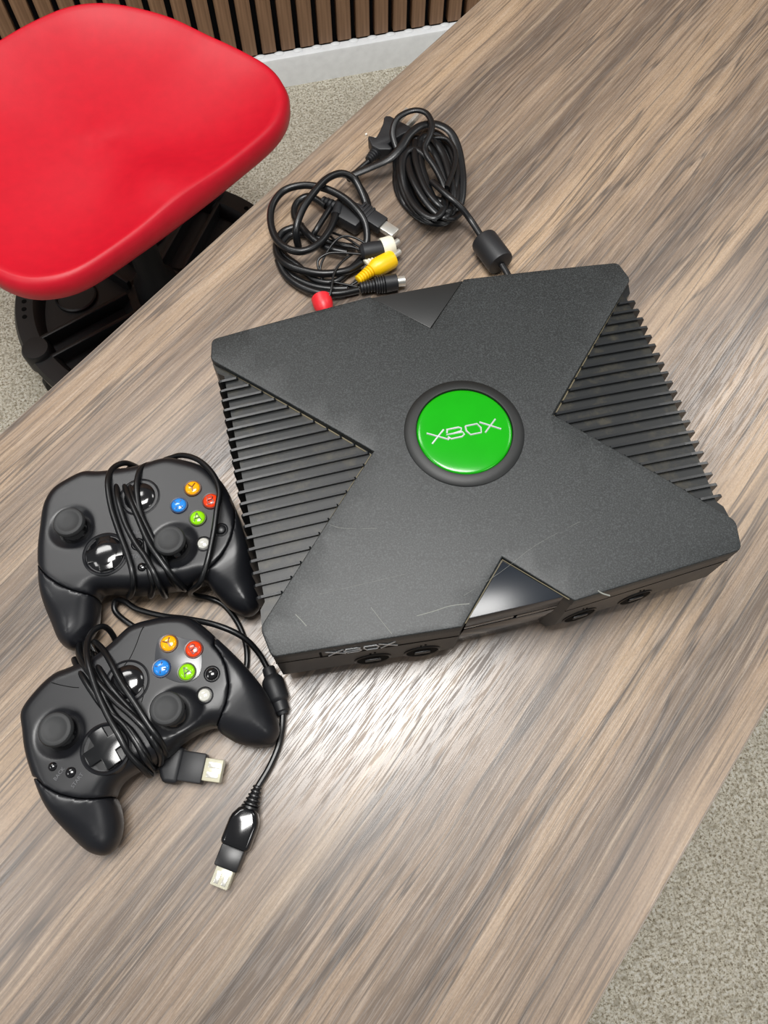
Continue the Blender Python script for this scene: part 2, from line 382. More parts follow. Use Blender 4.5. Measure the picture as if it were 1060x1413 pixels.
obj('tray_strip', prism([(-.0318, fy), (.0020, fy), (.0020, -.122), (-.030, -.122)], .0600, .0655, .0002), 'gloss', con)
obj('dust_line', tube([(-.0343, -.1283, .0862), (0, -d_-.0013, .0888), (.0343, -.1283, .0862)], .00035, n=6, raw=True), 'dust', con)
# front panel details
def front(sx, t, z, off=0):        # t runs from the outer tip (0) to the V (1) along one front arm
    P0 = Vector((sx*a1, -b1, 0)); P1 = Vector((sx*e_, -g_, 0)); p_ = P0.lerp(P1, t); d = (P1-P0).normalized(); nrm = Vector((d.y, -d.x, 0))
    if nrm.y > 0: nrm = -nrm
    return p_+nrm*(off-.0005)+Vector((0, 0, z)), d, nrm
def fbar(sx, t0, t1, z0, z1, off, name, mat, dep=.0012):
    bm = bmesh.new(); vs = []
    for t in (t0, t1):
        for z in (z0, z1):
            for o_ in (off-dep, off): vs.append(bm.verts.new(front(sx, t, z, o_)[0]))
    for f in ((0, 1, 3, 2), (4, 6, 7, 5), (0, 4, 5, 1), (2, 3, 7, 6), (0, 2, 6, 4), (1, 5, 7, 3)): bm.faces.new([vs[i] for i in f])
    return obj(name, bm, mat, con, smooth=0)
fbar(-1, .245, 1.0, .0610, .0628, .0001, 'tray_gap', 'gap'); fbar(-1, .24, .253, .0610, .0755, .0001, 'tray_gap', 'gap')
fbar(-1, .0, .24, .0622, .0628, .0001, 'panel_seam', 'gap')
fbar(1, .0, 1.0, .0612, .0618, .0001, 'panel_seam', 'gap')
for sx, ts in ((-1, (.525, .81)), (1, (.50, .855))):
    for t in ts:
        p_, dr, nr = front(sx, t, .0335)
        pt = obj('controller_port', lathe([(.0125, -.002), (.0128, .0004), (.0120, .0009), (.0112, .0005), (.0112, -.002)], c=p_, axis=nr, n=36), 'disc', con)
        obj('port_opening', lathe([(.0111, -.003), (.0111, .0004), (0, .0004)], c=p_, axis=nr, n=36), 'gap', pt)
        obj('port_socket', box(p_+nr*.0008+Vector((0, 0, .001)), (.011, .0016, .004), .0004, rot=dr.to_track_quat('X', 'Z').to_matrix()), 'bk', pt)
        for k in (-.5, .5):
            pd, _, _ = front(sx, t, .0495+(.0014 if k > 0 else 0))
            obj('port_mark', lathe([(.0007, -.0005), (.0007, .0003), (0, .0003)], c=pd+dr*k*.003, axis=nr, n=10), 'gap', con)
# console lettering on the tray: strokes in a 0..1 box
def logo(fn, r, name, parent, mat='silver'):
    S = [[(0, 1), (.27, .05)], [(.03, .0), (.235, 1)],
         [(.27, .93), (.44, .93), (.475, .80), (.46, .56), (.25, .50), (.475, .47), (.49, .22), (.45, .07), (.30, .07), (.265, .30)],
         [(.28, .9), (.265, .60)],
         [(.535, .90), (.70, .90), (.735, .5), (.72, .08), (.57, .08), (.53, .5), (.535, .90)],
         [(.74, 1), (1.0, .05)], [(.77, .0), (.965, 1)]]
    bm = bmesh.new()
    for st in S: tube([fn(x, y) for x, y in st], r, n=6, bm=bm, raw=True)
    return obj(name, bm, mat, parent, smooth=0)
logo(lambda x, y: front(-1, .275+x*.385, .0645+y*.0115, .0004)[0], .00055, 'front_logo', con)
# badge
zb_ = .0925
ring = obj('badge_ring', lathe([(.0415, -.002), (.0413, .0006), (.0405, .0013), (.0375, .0022), (.0345, .0027), (.0334, .0026), (.0330, .0018), (.0330, -.002)], c=(0, 0, zb_), n=96), 'rubber', con)
n_ = 9; prof = [(.0328, -.001), (.0328, .0012)]+[(.0322*math.cos(k/n_*math.pi/2), .0018+.0014*math.sin(k/n_*math.pi/2)**.9) for k in range(n_)]+[(0, .0032)]
bd = obj('badge_disc', lathe(prof, c=(0, 0, zb_), n=96), 'green', con, smooth=60); tag(bd, 'glossy green disc with silver lettering')
def dome(x, y): r2 = min(1, (x*x+y*y)/.0322**2); return zb_+.0018+.0014*math.sqrt(1-r2)
def bl(x, y):
    X, Y = -.0258+x*.0505, -.0052+y*.0088; return Vector((X, Y, dome(X, Y)+.00003))
logo(bl, .00072, 'badge_logo', bd)
# scratches on the lid
for P, r in (([(512, 838), (525, 855), (541, 875)], .00022), ([(575, 850), (600, 843), (622, 836), (648, 833)], .00035), ([(408, 848), (416, 856), (423, 864)], .0004), ([(455, 724), (475, 729), (520, 729)], .0001),
             ([(640, 822), (690, 790), (740, 752), (800, 720)], .00007), ([(440, 820), (500, 806), (560, 792)], .00007), ([(825, 815), (832, 819), (842, 822)], .0005)):
    Q = []
    for u, v in P:
        z = .09
        for _ in range(4): x_ = at(u, v, z); z = lidz(x_.x, x_.y)
        Q.append(at(u, v, z-r*.35))
    obj('scratch', tube(Q, r, n=6, sub=5, flat=(r, r*.5)), 'scratch', con)
# ------------------------------------------------------------------ smooth solids from a distance field
def surface(fn, lo, hi, h):
    xs = [np.arange(lo[i], hi[i]+h, h) for i in range(3)]
    Fd = fn(*np.meshgrid(*xs, indexing='ij', sparse=True)); ins = Fd < 0; nx, ny, nz = Fd.shape
    acc = np.zeros((nx-1, ny-1, nz-1, 3), np.float32); cnt = np.zeros((nx-1, ny-1, nz-1), np.float32)
    base = np.stack(np.meshgrid(*[np.arange(n-1, dtype=np.float32) for n in Fd.shape], indexing='ij'), -1)
    cor = [(0, 0, 0), (1, 0, 0), (0, 1, 0), (0, 0, 1), (1, 1, 0), (1, 0, 1), (0, 1, 1), (1, 1, 1)]
    cut = lambda A, c: A[c[0]:nx-1+c[0], c[1]:ny-1+c[1], c[2]:nz-1+c[2]]
    for a in cor:
        for ax in range(3):
            if a[ax]: continue
            b = list(a); b[ax] = 1; fa, fb = cut(Fd, a), cut(Fd, b); m = cut(ins, a) != cut(ins, b)
            t = np.where(m, fa/np.where(m, fa-fb, 1), 0)
            for k in range(3): acc[..., k] += np.where(m, a[k]+(t if k == ax else 0), 0)
            cnt += m
    mk = cnt > 0; idx = np.full(mk.shape, -1, np.int64); idx[mk] = np.arange(mk.sum())
    V = (base[mk]+acc[mk]/cnt[mk][:, None])*h+np.array(lo); Fs = []
    for ax in range(3):
        s0_ = [slice(None)]*3; s1_ = [slice(None)]*3; s0_[ax] = slice(0, -1); s1_[ax] = slice(1, None)
        ch = ins[tuple(s0_)] != ins[tuple(s1_)]; o1, o2 = [k for k in range(3) if k != ax]
        ii = np.argwhere(ch); ii = ii[(ii[:, o1] > 0) & (ii[:, o2] > 0) & (ii[:, o1] < Fd.shape[o1]-1) & (ii[:, o2] < Fd.shape[o2]-1)]
        fl_ = ins[tuple(s0_)][tuple(ii.T)]
        def g(d1, d2):
            j = ii.copy(); j[:, o1] += d1; j[:, o2] += d2; return idx[tuple(j.T)]
        qd = np.stack([g(-1, -1), g(0, -1), g(0, 0), g(-1, 0)], 1)
        if ax == 1: fl_ = ~fl_
        qd[~fl_] = qd[~fl_][:, ::-1]; Fs.append(qd)
    Fa = np.concatenate(Fs); e = np.concatenate([Fa[:, [k, (k+1) % 4]] for k in range(4)])
    for _ in range(4):                 # even out the grid steps along sharp seams
        S = np.zeros_like(V); c = np.zeros(len(V)); np.add.at(S, e[:, 0], V[e[:, 1]]); np.add.at(c, e[:, 0], 1); V = V*.5+.5*S/np.maximum(c, 1)[:, None]
    return V, Fa
def polysdf(X, Y, P):
    P = np.array(P); d = np.full(np.broadcast(X, Y).shape, 1e9); s = np.ones(d.shape)
    for i in range(len(P)):
        a = P[i]; b = P[(i+1) % len(P)]; e = b-a; wx = X-a[0]; wy = Y-a[1]; t = np.clip((wx*e[0]+wy*e[1])/(e@e), 0, 1)
        d = np.minimum(d, (wx-e[0]*t)**2+(wy-e[1]*t)**2)
        c1 = (Y >= a[1]); c2 = (Y < b[1]); c3 = (e[0]*wy > e[1]*wx); al = c1 & c2 & c3; no = (~c1) & (~c2) & (~c3); s = np.where(al | no, -s, s)
    return s*np.sqrt(d)
def circ3(a, b, c):
    ax, ay, bx, by, cx, cy = *a, *b, *c; d = 2*(ax*(by-cy)+bx*(cy-ay)+cx*(ay-by))
    ux = ((ax*ax+ay*ay)*(by-cy)+(bx*bx+by*by)*(cy-ay)+(cx*cx+cy*cy)*(ay-by))/d
    uy = ((ax*ax+ay*ay)*(cx-bx)+(bx*bx+by*by)*(ax-cx)+(cx*cx+cy*cy)*(bx-ax))/d
    return np.array([ux, uy]), math.hypot(ax-ux, ay-uy)
ZF = .043
def controller(name, label, out, seams, tips, wells, dp, up, loc):
    P2 = [tuple(at(u, v, .024))[:2] for u, v in out]; P2 = [tuple(p) for p in catmull(P2, 4, True)]
    A = np.array(P2); lo = (A[:, 0].min()-.004, A[:, 1].min()-.004, -.001); hi = (A[:, 0].max()+.004, A[:, 1].max()+.004, .052)
    TP = [(np.array(at(*a, .024))[:2], np.array(at(*b, .02))[:2]) for a, b in tips]
    W = [(np.array(at(u, v, ZF))[:2], r, d) for u, v, r, d in wells]
    SM = []
    for (a, b, c) in seams:
        q = [np.array(at(*x, .036))[:2] for x in (a, b, c)]; cc, R_ = circ3(*q); ch = (q[2]-q[0]); nn = np.array([-ch[1], ch[0]])/np.linalg.norm(ch)
        if nn@(q[1]-cc) < 0: nn = -nn
        SM.append((cc, R_, nn, q[0]-nn*.004))
    cache = {}
    def body(X, Y, Z):
        if 'd' not in cache: cache['d'] = polysdf(X[:, :, 0], Y[:, :, 0], P2)[:, :, None]
        d2 = cache['d']; g = np.zeros(d2.shape)
        for a, b in TP:
            e = b-a; t = np.clip(((X-a[0])*e[0]+(Y-a[1])*e[1])/(e@e), 0, 1); t = t*t*(3-2*t); g = np.maximum(g, t)
        zt = ZF-.0085*g**1.5; zb = .0125*(1-g)+.0008; r = np.minimum(.0085+.0085*g, (zt-zb)/2-.0005)
        bul = .0010*np.clip(-d2/.02, 0, 1)
        zc = (zt+zb)/2; hf = (zt-zb)/2+bul*0; w1 = d2+r; w2 = np.abs(Z-zc)-(hf-r)
        s = np.minimum(np.maximum(w1, w2), 0)+np.hypot(np.maximum(w1, 0), np.maximum(w2, 0))-r
        for c, rc, dep in W:
            Rs = (rc*rc+dep*dep)/(2*dep); ss = np.sqrt((X-c[0])**2+(Y-c[1])**2+(Z-(ZF-dep+Rs))**2)-Rs
            s = np.maximum(s, -ss)
        return s
    def gm(k, X, Y):
        cc, R_, nn, q0 = SM[k]; return np.minimum(np.hypot(X-cc[0], Y-cc[1])-R_, (X-q0[0])*nn[0]+(Y-q0[1])*nn[1])
    root = thing(name, label, 'game controller', loc, 0, 'game controllers on the desk')
    def shellf(X, Y, Z):
        s = body(X, Y, Z)
        for k in range(len(SM)): s = np.maximum(s, gm(k, X, Y)+.0001)
        return s
    h = .00115
    obj('shell', surface(shellf, lo, hi, h), 'pad', root, smooth=50)
    for k in range(len(SM)):
        obj('grip', surface(lambda X, Y, Z: np.maximum(body(X, Y, Z), -gm(k, X, Y)+.0001), lo, hi, h), 'grip', root, smooth=50)
    return root
def disc(px, z, prof, mat, parent, name, n=32, smooth=40):
    c = at(*px, z); return obj(name, lathe(prof, c=(c.x, c.y, z), n=n), mat, parent, smooth=smooth)
def stick(px, parent):
    c = at(*px, .0555); o = Vector((c.x, c.y, 0))
    st = obj('thumbstick', lathe([(.0118, .0385), (.0116, .0405), (.0095, .0450), (.0060, .0475), (.0050, .050), (.0, .0505)], c=o, n=40), 'gloss', parent)
    obj('stick_cap', lathe([(0, .0485), (.0078, .0487), (.0101, .0498), (.0110, .0516), (.0110, .0537), (.0101, .0553), (.0088, .0559), (.0076, .0558), (.0068, .0553), (.0030, .0552), (0, .0552)], c=o, n=44), 'stick', st)
def gel(px, key, letter, parent, up, z=ZF+.0004):
    c = at(*px, z); b = obj('face_button', lathe([(.0064, -.003), (.0064, .0006), (.0062, .0009), (.0055, .0008), (.0053, .0002), (.0053, -.003)], c=(c.x, c.y, z), n=32), 'rim_'+key, parent)
    obj('gel_dome', lathe([(.0053, -.001), (.0053, .0008), (.0047, .0016), (.0034, .0021), (.0016, .0024), (0, .0025)], c=(c.x, c.y, z), n=32), 'btn_'+key, b)
    S = {'Y': [[(-.5, .6), (0, 0)], [(.5, .6), (0, 0)], [(0, 0), (0, -.6)]], 'X': [[(-.5, .6), (.5, -.6)], [(.5, .6), (-.5, -.6)]],
         'A': [[(-.5, -.55), (0, .65)], [(0, .65), (.5, -.55)], [(-.32, -.15), (.32, -.15)]], 'B': [[(-.38, -.6), (-.38, .6), (.25, .6), (.38, .35), (.25, 0), (-.38, 0)], [(.25, 0), (.42, -.3), (.25, -.6), (-.38, -.6)]]}[letter]
    U = Vector((up[0], up[1], 0)).normalized(); Rt = Vector((U.y, -U.x, 0)); bm = bmesh.new()
    for s in S: tube([Vector((c.x, c.y, z+.0026))+Rt*x*.0050+U*y*.0050-Vector((0, 0, 1))*(x*x+y*y)*.0012 for x, y in s], .00055, n=6, bm=bm, raw=True)
    obj('button_letter', bm, 'let_'+key, b, smooth=0)
def small(px, mat, parent, r=.0042, name='round_button', z=ZF):
    c = at(*px, z); b = obj(name, lathe([(r+.0016, -.002), (r+.0014, .0003), (r+.0008, .0006), (r+.0004, .0002), (r+.0004, -.002)], c=(c.x, c.y, z), n=28), 'pad', parent)
    obj('button_cap', lathe([(r, -.002), (r, .0006), (r*.85, .0018), (r*.5, .0025), (0, .0027)], c=(c.x, c.y, z), n=28), mat, b)
def dpad(px, parent, up, R=.0140, gloss_disc=False):
    z = ZF-.0005; c = at(*px, z)
    b = obj('dpad', lathe([(R+.003, -.004), (R+.0024, .0010), (R+.0012, .0016), (R, .0008), (R-.0004, -.0012), (0, -.0012)], c=(c.x, c.y, z), n=48), 'pad', parent)
    dm = lathe([(R-.0006, -.001), (R-.0008, .0004 if not gloss_disc else .0012), (R*.7, .0006 if not gloss_disc else .0034), (R*.4, .0007 if not gloss_disc else .0042), (0, .0007 if not gloss_disc else .0044)], c=(c.x, c.y, z), n=48)
    obj('dpad_disc', dm, 'gloss' if gloss_disc else 'disc', b)
    U = Vector((up[0], up[1], 0)).normalized(); ang = math.atan2(U.y, U.x)-math.pi/2; w_ = .0050; L = R-.0010
    bz = .0030 if not gloss_disc else .0042
    poly = [(-w_, -L), (w_, -L), (w_, -w_), (L, -w_), (L, w_), (w_, w_), (w_, L), (-w_, L), (-w_, w_), (-L, w_), (-L, -w_), (-w_, -w_)]
    ca, sa = math.cos(ang), math.sin(ang); poly = [(c.x+x*ca-y*sa, c.y+x*sa+y*ca) for x, y in poly]
    cr = prism(poly, z, z+bz, .0006)
    for v in cr.verts:                 # pressed-in middle, raised arm ends
        if v.co.z > z+bz*.6: v.co.z += .0010*((v.co.xy-Vector((c.x, c.y))).length/R)-.0004 if not gloss_disc else -.0012*((v.co.xy-Vector((c.x, c.y))).length/R)**2
    obj('dpad_cross', cr, 'cross', b, smooth=30)
def jewel(px, parent, up):
    z = ZF-.0003; c = at(*px, z)
    b = obj('centre_ring', lathe([(.0150, -.002), (.0148, .0005), (.0140, .0009), (.0132, .0004), (.0128, -.002)], c=(c.x, c.y, z), n=44), 'pad', parent)
    obj('centre_jewel', lathe([(.0112, -.002), (.0112, .0008), (.0095, .0022), (.006, .0032), (0, .0036)], c=(c.x, c.y, z), n=40), 'gloss', b)
def plug(pts, wid, thk, parent, zc, tipmat='clear', relief=True, group=None):
    """pts: relief start, body start, body end, collar end, tip end (picture points at height zc)"""
    P = [at(u, v, zc) for u, v in pts]; D = (P[4]-P[1]).normalized(); side = Vector((0, 0, 1)).cross(D).normalized(); UPV = D.cross(side)
    Rm = Matrix((D, side, UPV)).transposed(); L = [(p_-P[1]).dot(D) for p_ in P]; O = P[1]
    pb = tag(obj('connector_plug', plugbody(L[1], L[2], wid, thk, O, Rm), 'gloss' if relief else 'plug', parent))
    obj('plug_collar', box(O+D*(L[2]+L[3])/2, (L[3]-L[2]+.002, wid*.80, thk*.82), .0012, rot=Rm), 'bk' if relief else 'plug', pb)
    t = obj('plug_tip', box(O+D*(L[3]+L[4])/2, (L[4]-L[3]+.001, wid*.60, thk*.62), .0008, rot=Rm), tipmat, pb)
    for s in (-1, 1):
        obj('plug_contact', box(O+D*((L[3]+L[4])/2+.001)+side*s*wid*.13+UPV*thk*.315, ((L[4]-L[3])*.62, wid*.15, .0008), .0002, rot=Rm), 'metal', pb)
    if relief:
        n = 5; Ls = (P[1]-P[0]).length; dd_ = (P[1]-P[0]).normalized(); prof = [(.0024, 0)]
        for k in range(n):
            r = .0030+.0030*k/n; x0 = Ls*k/n; prof += [(r*.8, x0+.0002), (r*1.05, x0+Ls/n*.25), (r*1.05, x0+Ls/n*.62), (r*.8, x0+Ls/n*.7)]
        prof += [(.0062, Ls), (.0066, Ls+.003), (0, Ls+.0035)]; prof = [(0, 0)]+prof
        obj('strain_relief', lathe(prof, c=P[0], axis=dd_, n=20), 'bk', pb)
    return pb
def plugbody(x0, x1, wid, thk, O, Rm):
    h, t = wid/2, thk/2; L = x1-x0
    poly = [(x0, -h*.42), (x0+L*.10, -h*.68), (x0+L*.28, -h*.94), (x0+L*.40, -h), (x1, -h), (x1, h), (x0+L*.40, h), (x0+L*.28, h*.94), (x0+L*.10, h*.68), (x0, h*.42)]
    bm = prism(poly, -t, t, thk*.24, 3); bmesh.ops.transform(bm, matrix=Matrix.Translation(O) @ Rm.to_4x4(), verts=bm.verts[:]); return bm
def lift(px, off, s):                 # zoomed-crop point -> picture point
    return (off[0]+px[0]/s, off[1]+px[1]/s)
def wraps(strands, off, s, rad, parent, under, zu=.006, tail=None, n=10):
    """one cord wound round the controller: each strand crosses the face, then runs back underneath"""
    P = []
    for k, (pts, zs) in enumerate(strands):
        q = [lift(p_, off, s) for p_ in pts]; m = len(q)
        V = [at(*q[i], zs[i] if isinstance(zs, (list, tuple)) else zs) for i in range(m)]
        if k:
            a, b = P[-1], V[0]; pa, pb_ = under
            P += [a.lerp(b, .18)+Vector((0, 0, 1))*(.010-a.lerp(b, .18).z)]
            P += [Vector((*(a.lerp(b, .5).xy), zu)), a.lerp(b, .82)+Vector((0, 0, 1))*(.011-a.lerp(b, .82).z)]
        P += V
    if tail: P += tail
    return obj('cord', tube(P, rad, n=n, sub=6), 'cable', parent, smooth=60)
def zs(n, face, e0, e1):
    L = [face]*n; L[0] = e0; L[-1] = e1
    if n > 5: L[1] = (e0+face*2)/3; L[-2] = (e1+face*2)/3
    return L
# ---- lower-left controller
O2 = [(245, 856), (223.6, 858.7), (187.8, 868.7), (162.7, 891), (137.6, 910.7), (105.3, 925), (83.8, 934), (60.5, 955.5), (40, 984), (40.8, 1009), (46, 1045), (60.5, 1088), (76.6, 1124), (98, 1156), (116, 1174), (134, 1181), (148, 1178), (161, 1160), (165.5, 1135), (163, 1113), (159, 1097), (171.6, 1077), (198.5, 1061), (231, 1045), (259.5, 1020), (295, 1004), (306, 1013), (327.6, 1025.4), (352.7, 1029), (374, 1025), (384, 1009), (381, 988), (367, 955.5), (342, 923), (309.7, 891), (281, 866), (263, 857)]
up2 = (-.39, .92)
k2 = controller('game_controller', 'front black controller with black cross d-pad, wrapped in its cord', O2,
    [((304, 902), (317, 938), (297, 1002)), ((66, 1085), (100, 1100), (159, 1097))],
    [((300, 950), (362, 1012)), ((105, 1075), (138, 1160))],
    [(82, 1012, .0165, .0045), (245, 985, .0180, .0050)], None, up2, (-.245, -.13, 0))
stick((75, 1006), k2); stick((229, 977), k2)
dpad((146.5, 1033), k2, up2)
pl = [at(u, v, ZF) for u, v in ((219, 882), (214, 905), (216, 925), (235, 938), (256, 942), (275, 932), (279, 905), (272, 886), (250, 880), (232, 876))]
obj('button_plate', prism([tuple(p_.xy) for p_ in catmull([tuple(p_) for p_ in pl], 4, True) and [Vector(x) for x in catmull([tuple(p_) for p_ in pl], 4, True)]], ZF-.001, ZF+.0005, .0002), 'plate', k2)
gel((233, 888), 'y', 'Y', k2, up2); gel((267.5, 896), 'r', 'B', k2, up2); gel((223, 922), 'b', 'X', k2, up2); gel((258, 927.5), 'g', 'A', k2, up2)
small((292.5, 930), 'gloss', k2); small((282.5, 959.5), 'white_btn', k2, .0044)
small((73.5, 1058), 'gloss', k2, .0030, z=ZF-.001); small((98.5, 1066), 'gloss', k2, .0036, z=ZF-.001)
jewel((176, 941), k2, up2)
for s_, px in (('BACK', (82, 1068)), ('START', (107, 1077))):
    c = at(*px, ZF); obj('button_print', text_mesh(s_, .0034, (c.x, c.y), math.radians(23+22), ZF+.00005, .0003), 'print', k2, smooth=0)
for pts in ([(325, 215), (312, 240), (290, 300), (262, 360), (232, 402), (262, 410), (300, 430), (322, 470), (326, 515), (316, 560)], [(30, 493), (8, 492), (-20, 488), (-60, 480), (-95, 470)]):
    obj('panel_line', tube([at(*lift(p_, (100, 800), 3.3125), ZF-.00005) for p_ in pts], .00030, n=6), 'gap', k2)
off, sc = (90, 840), 5.3
ST2 = [
 ([(385, 265), (330, 165), (270, 130), (200, 170), (160, 260), (170, 400), (230, 600), (310, 780), (390, 920), (460, 1050), (560, 1160), (625, 1215)], [.012, .022, .030, .036, .042, .049, .0515, .052, .052, .049, .040, .024]),
 ([(70, 370), (120, 480), (200, 610), (290, 730), (420, 840), (520, 980), (590, 1110), (640, 1170)], [.028, .042, .0465, .0465, .0465, .0465, .041, .020]),
 ([(215, 250), (270, 290), (330, 385), (410, 540), (510, 690), (605, 840), (690, 960), (745, 1070)], [.028, .040, .0475, .051, .051, .050, .045, .024]),
 ([(205, 330), (240, 420), (310, 540), (390, 640), (480, 740), (570, 850), (640, 960), (690, 1060), (690, 1130)], [.026, .041, .0462, .0462, .0462, .0462, .0462, .038, .016]),
 ([(120, 260), (100, 330), (150, 430), (260, 560), (370, 680), (480, 775), (580, 880), (650, 1000), (690, 1120)], [.018, .034, .0455, .0475, .0495, .0505, .0495, .041, .014]),
 ([(160, 230), (150, 330), (220, 500), (300, 680), (370, 790), (470, 880), (540, 980), (600, 1080), (635, 1150)], [.016, .032, .0455, .0462, .0462, .0462, .0462, .040, .018])]
wraps(ST2, off, sc, .00215, k2, (None, None))
plug([(206, 1050), (224, 1053), (252, 1058), (281, 1062), (306.5, 1065)], .0245, .013, k2, .011, 'frost', relief=False)
P = [at(*lift(p_, off, sc), z) for p_, z in (((690, 1120), .010), ((650, 1150), .008), ((680, 1165), .009))]
obj('cord_end', tube(P+[at(226, 1054, .011)], .0022, n=10), 'cable', k2)
# ---- upper-left controller
O1 = [(125, 659.7), (147.4, 659.7), (194, 653), (232, 642), (258, 644.6), (290, 655), (312.6, 677), (328.7, 709), (341.5, 745), (352.7, 790), (357, 828), (352, 841), (338, 847), (316, 838), (296.6, 820), (284, 806), (261, 812), (232, 815), (194, 820), (162, 819), (141, 820), (136, 834.5), (131.4, 860), (117, 883), (97.7, 895.4), (78.5, 883), (67, 850.5), (62.5, 815), (61, 770), (64, 738), (69, 706), (81.7, 684), (104, 669)]
up1 = (-.02, 1)
k1 = controller('game_controller', 'rear black controller with glossy round d-pad, leaning near the console', O1,
    [((322, 700), (324, 732), (288, 789)), ((61, 790), (98, 815), (138, 821))],
    [((300, 770), (336, 826)), ((100, 800), (100, 872))],
    [(98, 727, .0165, .0045), (240, 752, .0180, .0050)], None, up1, (-.237, -.005, 0))
stick((93.5, 719), k1); stick((233, 744), k1)
dpad((146, 765), k1, up1, .0138, True)
gel((266, 674), 'y', 'Y', k1, up1); gel((291, 691.5), 'r', 'B', k1, up1); gel((247, 697.5), 'b', 'X', k1, up1); gel((273, 715), 'g', 'A', k1, up1)
small((305, 731), 'pad', k1, .0038); small((281, 750.5), 'white_btn', k1, .0044)
small((190, 751), 'gloss', k1, .0034); small((196.5, 783), 'gloss', k1, .0034, z=ZF-.001)
jewel((193, 686), k1, up1)
for s_, px in (('BACK', (188, 735)), ('START', (190, 767.5))):
    c = at(*px, ZF); obj('button_print', text_mesh(s_, .0042, (c.x, c.y), math.radians(-4), ZF+.0001), 'print', k1, smooth=0)
off, sc = (130, 615), 4.818
ST1 = [
 ([(280, 140), (205, 115), (125, 150), (90, 240), (110, 400), (160, 560), (220, 720), (255, 850), (258, 945), (232, 1005)], [.020, .033, .040, .046, .047, .047, .047, .046, .038, .020]),
 ([(165, 170), (150, 230), (155, 340), (200, 500), (270, 640), (340, 740), (400, 850), (440, 950), (475, 1000)], [.022, .036, .0475, .048, .048, .049, .049, .040, .020]),
 ([(190, 170), (195, 240), (225, 330), (290, 480), (360, 640), (440, 760), (520, 870), (605, 955)], [.022, .037, .047, .050, .051, .050, .045, .026]),
 ([(240, 150), (235, 230), (260, 350), (330, 500), (400, 640), (470, 770), (500, 860), (560, 950)], [.022, .037, .0462, .0465, .0465, .0465, .044, .020]),
 ([(460, 130), (385, 122), (315, 150), (282, 250), (295, 400), (330, 520), (345, 680), (370, 840), (395, 930), (375, 1000)], [.024, .034, .042, .0465, .047, .0462, .0462, .0462, .039, .018]),
 ([(450, 125), (520, 78), (600, 65), (700, 100), (790, 190), (832, 300), (815, 430), (790, 600), (750, 780), (705, 910), (640, 970)], [.022, .030, .036, .041, .0455, .0485, .0495, .0485, .047, .040, .022])]
tail = [at(270, 822, .012), at(290, 826, .0045), at(309, 835, .0024), at(326, 856, .0024), at(337, 880, .0024), at(341, 903, .0024), at(338, 925, .0024), at(320, 935, .0045), at(250, 900, .0055), at(190, 868, .0055), at(160, 845, .0055), at(160, 828, .008),
        at(172, 830, .010), at(190, 841, .011), at(225, 850, .013), at(258, 854, .020), at(300, 863, .026), at(335, 879, .022), at(357, 901, .013), at(370, 924, .009)]
wraps(ST1, off, sc, .00215, k1, (None, None), tail=tail)
# inline breakaway joint
Pa, Pb = at(370, 921, .008), at(391, 986, .007)
ax = (Pb-Pa); L = ax.length
obj('inline_joint', lathe([(0, 0), (.0040, 0), (.0046, .001), (.0048, .006), (.0072, .009), (.0078, .011), (.0078, L*.66), (.0072, L*.70), (.0058, L*.74), (.0056, L*.92), (.0044, L*.95), (.0040, L), (0, L)], c=Pa, axis=ax, n=26), 'plug', k1)
obj('cord', tube([at(390.5, 982, .007), at(389, 1005, .006), at(384, 1030, .0045), at(372, 1058, .005), at(356, 1085, .0065)], .0022, n=10), 'cable', k1)
plug([(356, 1084), (346, 1113), (322, 1170), (312, 1196), (303, 1223)], .0200, .0145, k1, .0085, 'clear')
# ------------------------------------------------------------------ AV cable set
av = thing('video_cable', 'coiled black audio video cable with yellow, white and red plugs', 'cable', tuple(at(450, 340, 0)))
off, sc = (360, 230), 5.048
def AV(pts, z, r, name='cable', mat='cable'):
    q = [lift(p_, off, sc) for p_ in pts]; zz = z if isinstance(z, (list, tuple)) else [z]*len(q)
    return obj(name, tube([at(*q[i], zz[i]) for i in range(len(q))], r, n=10, sub=7), mat, av, smooth=60)
R3 = .0034
AV([(262, 560), (245, 440), (290, 300), (370, 180), (460, 85), (560, 48), (645, 85), (700, 180), (735, 290), (720, 350), (640, 370), (590, 350)], [.006, .020, .026, .028, .027, .024, .018, .012, .006, .0045, .005, .008], R3)
AV([(690, 600), (738, 520), (725, 390), (655, 285), (560, 205), (440, 150), (300, 130), (165, 165), (85, 260), (68, 380), (105, 500), (185, 570), (290, 590), (400, 540), (480, 440), (530, 320), (552, 280)], [.004, .009, .016, .021, .022, .021, .018, .016, .015, .014, .014, .016, .017, .017, .016, .014, .011], R3)
AV([(455, 275), (340, 208), (255, 250), (235, 340), (300, 440), (375, 512), (470, 570), (600, 600)], [.010, .008, .006, .006, .008, .009, .009, .008], R3)
AV([(300, 415), (230, 425), (150, 460), (108, 545), (125, 630), (200, 690), (320, 730), (450, 745), (600, 725), (700, 670)], [.007, .006, .005, .0045, .006, .009, .010, .010, .009, .008], R3)
AV([(120, 650), (170, 750), (270, 830), (400, 878), (540, 885), (680, 858)], [.004, .0042, .006, .007, .006, .0045], R3)
AV([(110, 520), (170, 620), (260, 690), (380, 790), (520, 800), (640, 700), (700, 640)], [.0036, .0036, .004, .004, .0045, .005, .005], .003)
AV([(130, 560), (200, 480), (300, 470), (400, 500), (520, 540), (660, 560)], [.0034, .0034, .0036, .0036, .004, .005], .003)
AV([(350, 500), (385, 445), (430, 370), (485, 285)], [.004, .010, .012, .012], .0028)
AV([(150, 720), (240, 780), (360, 830), (480, 850), (600, 850)], [.0034, .0034, .0034, .0034, .0034], .003)
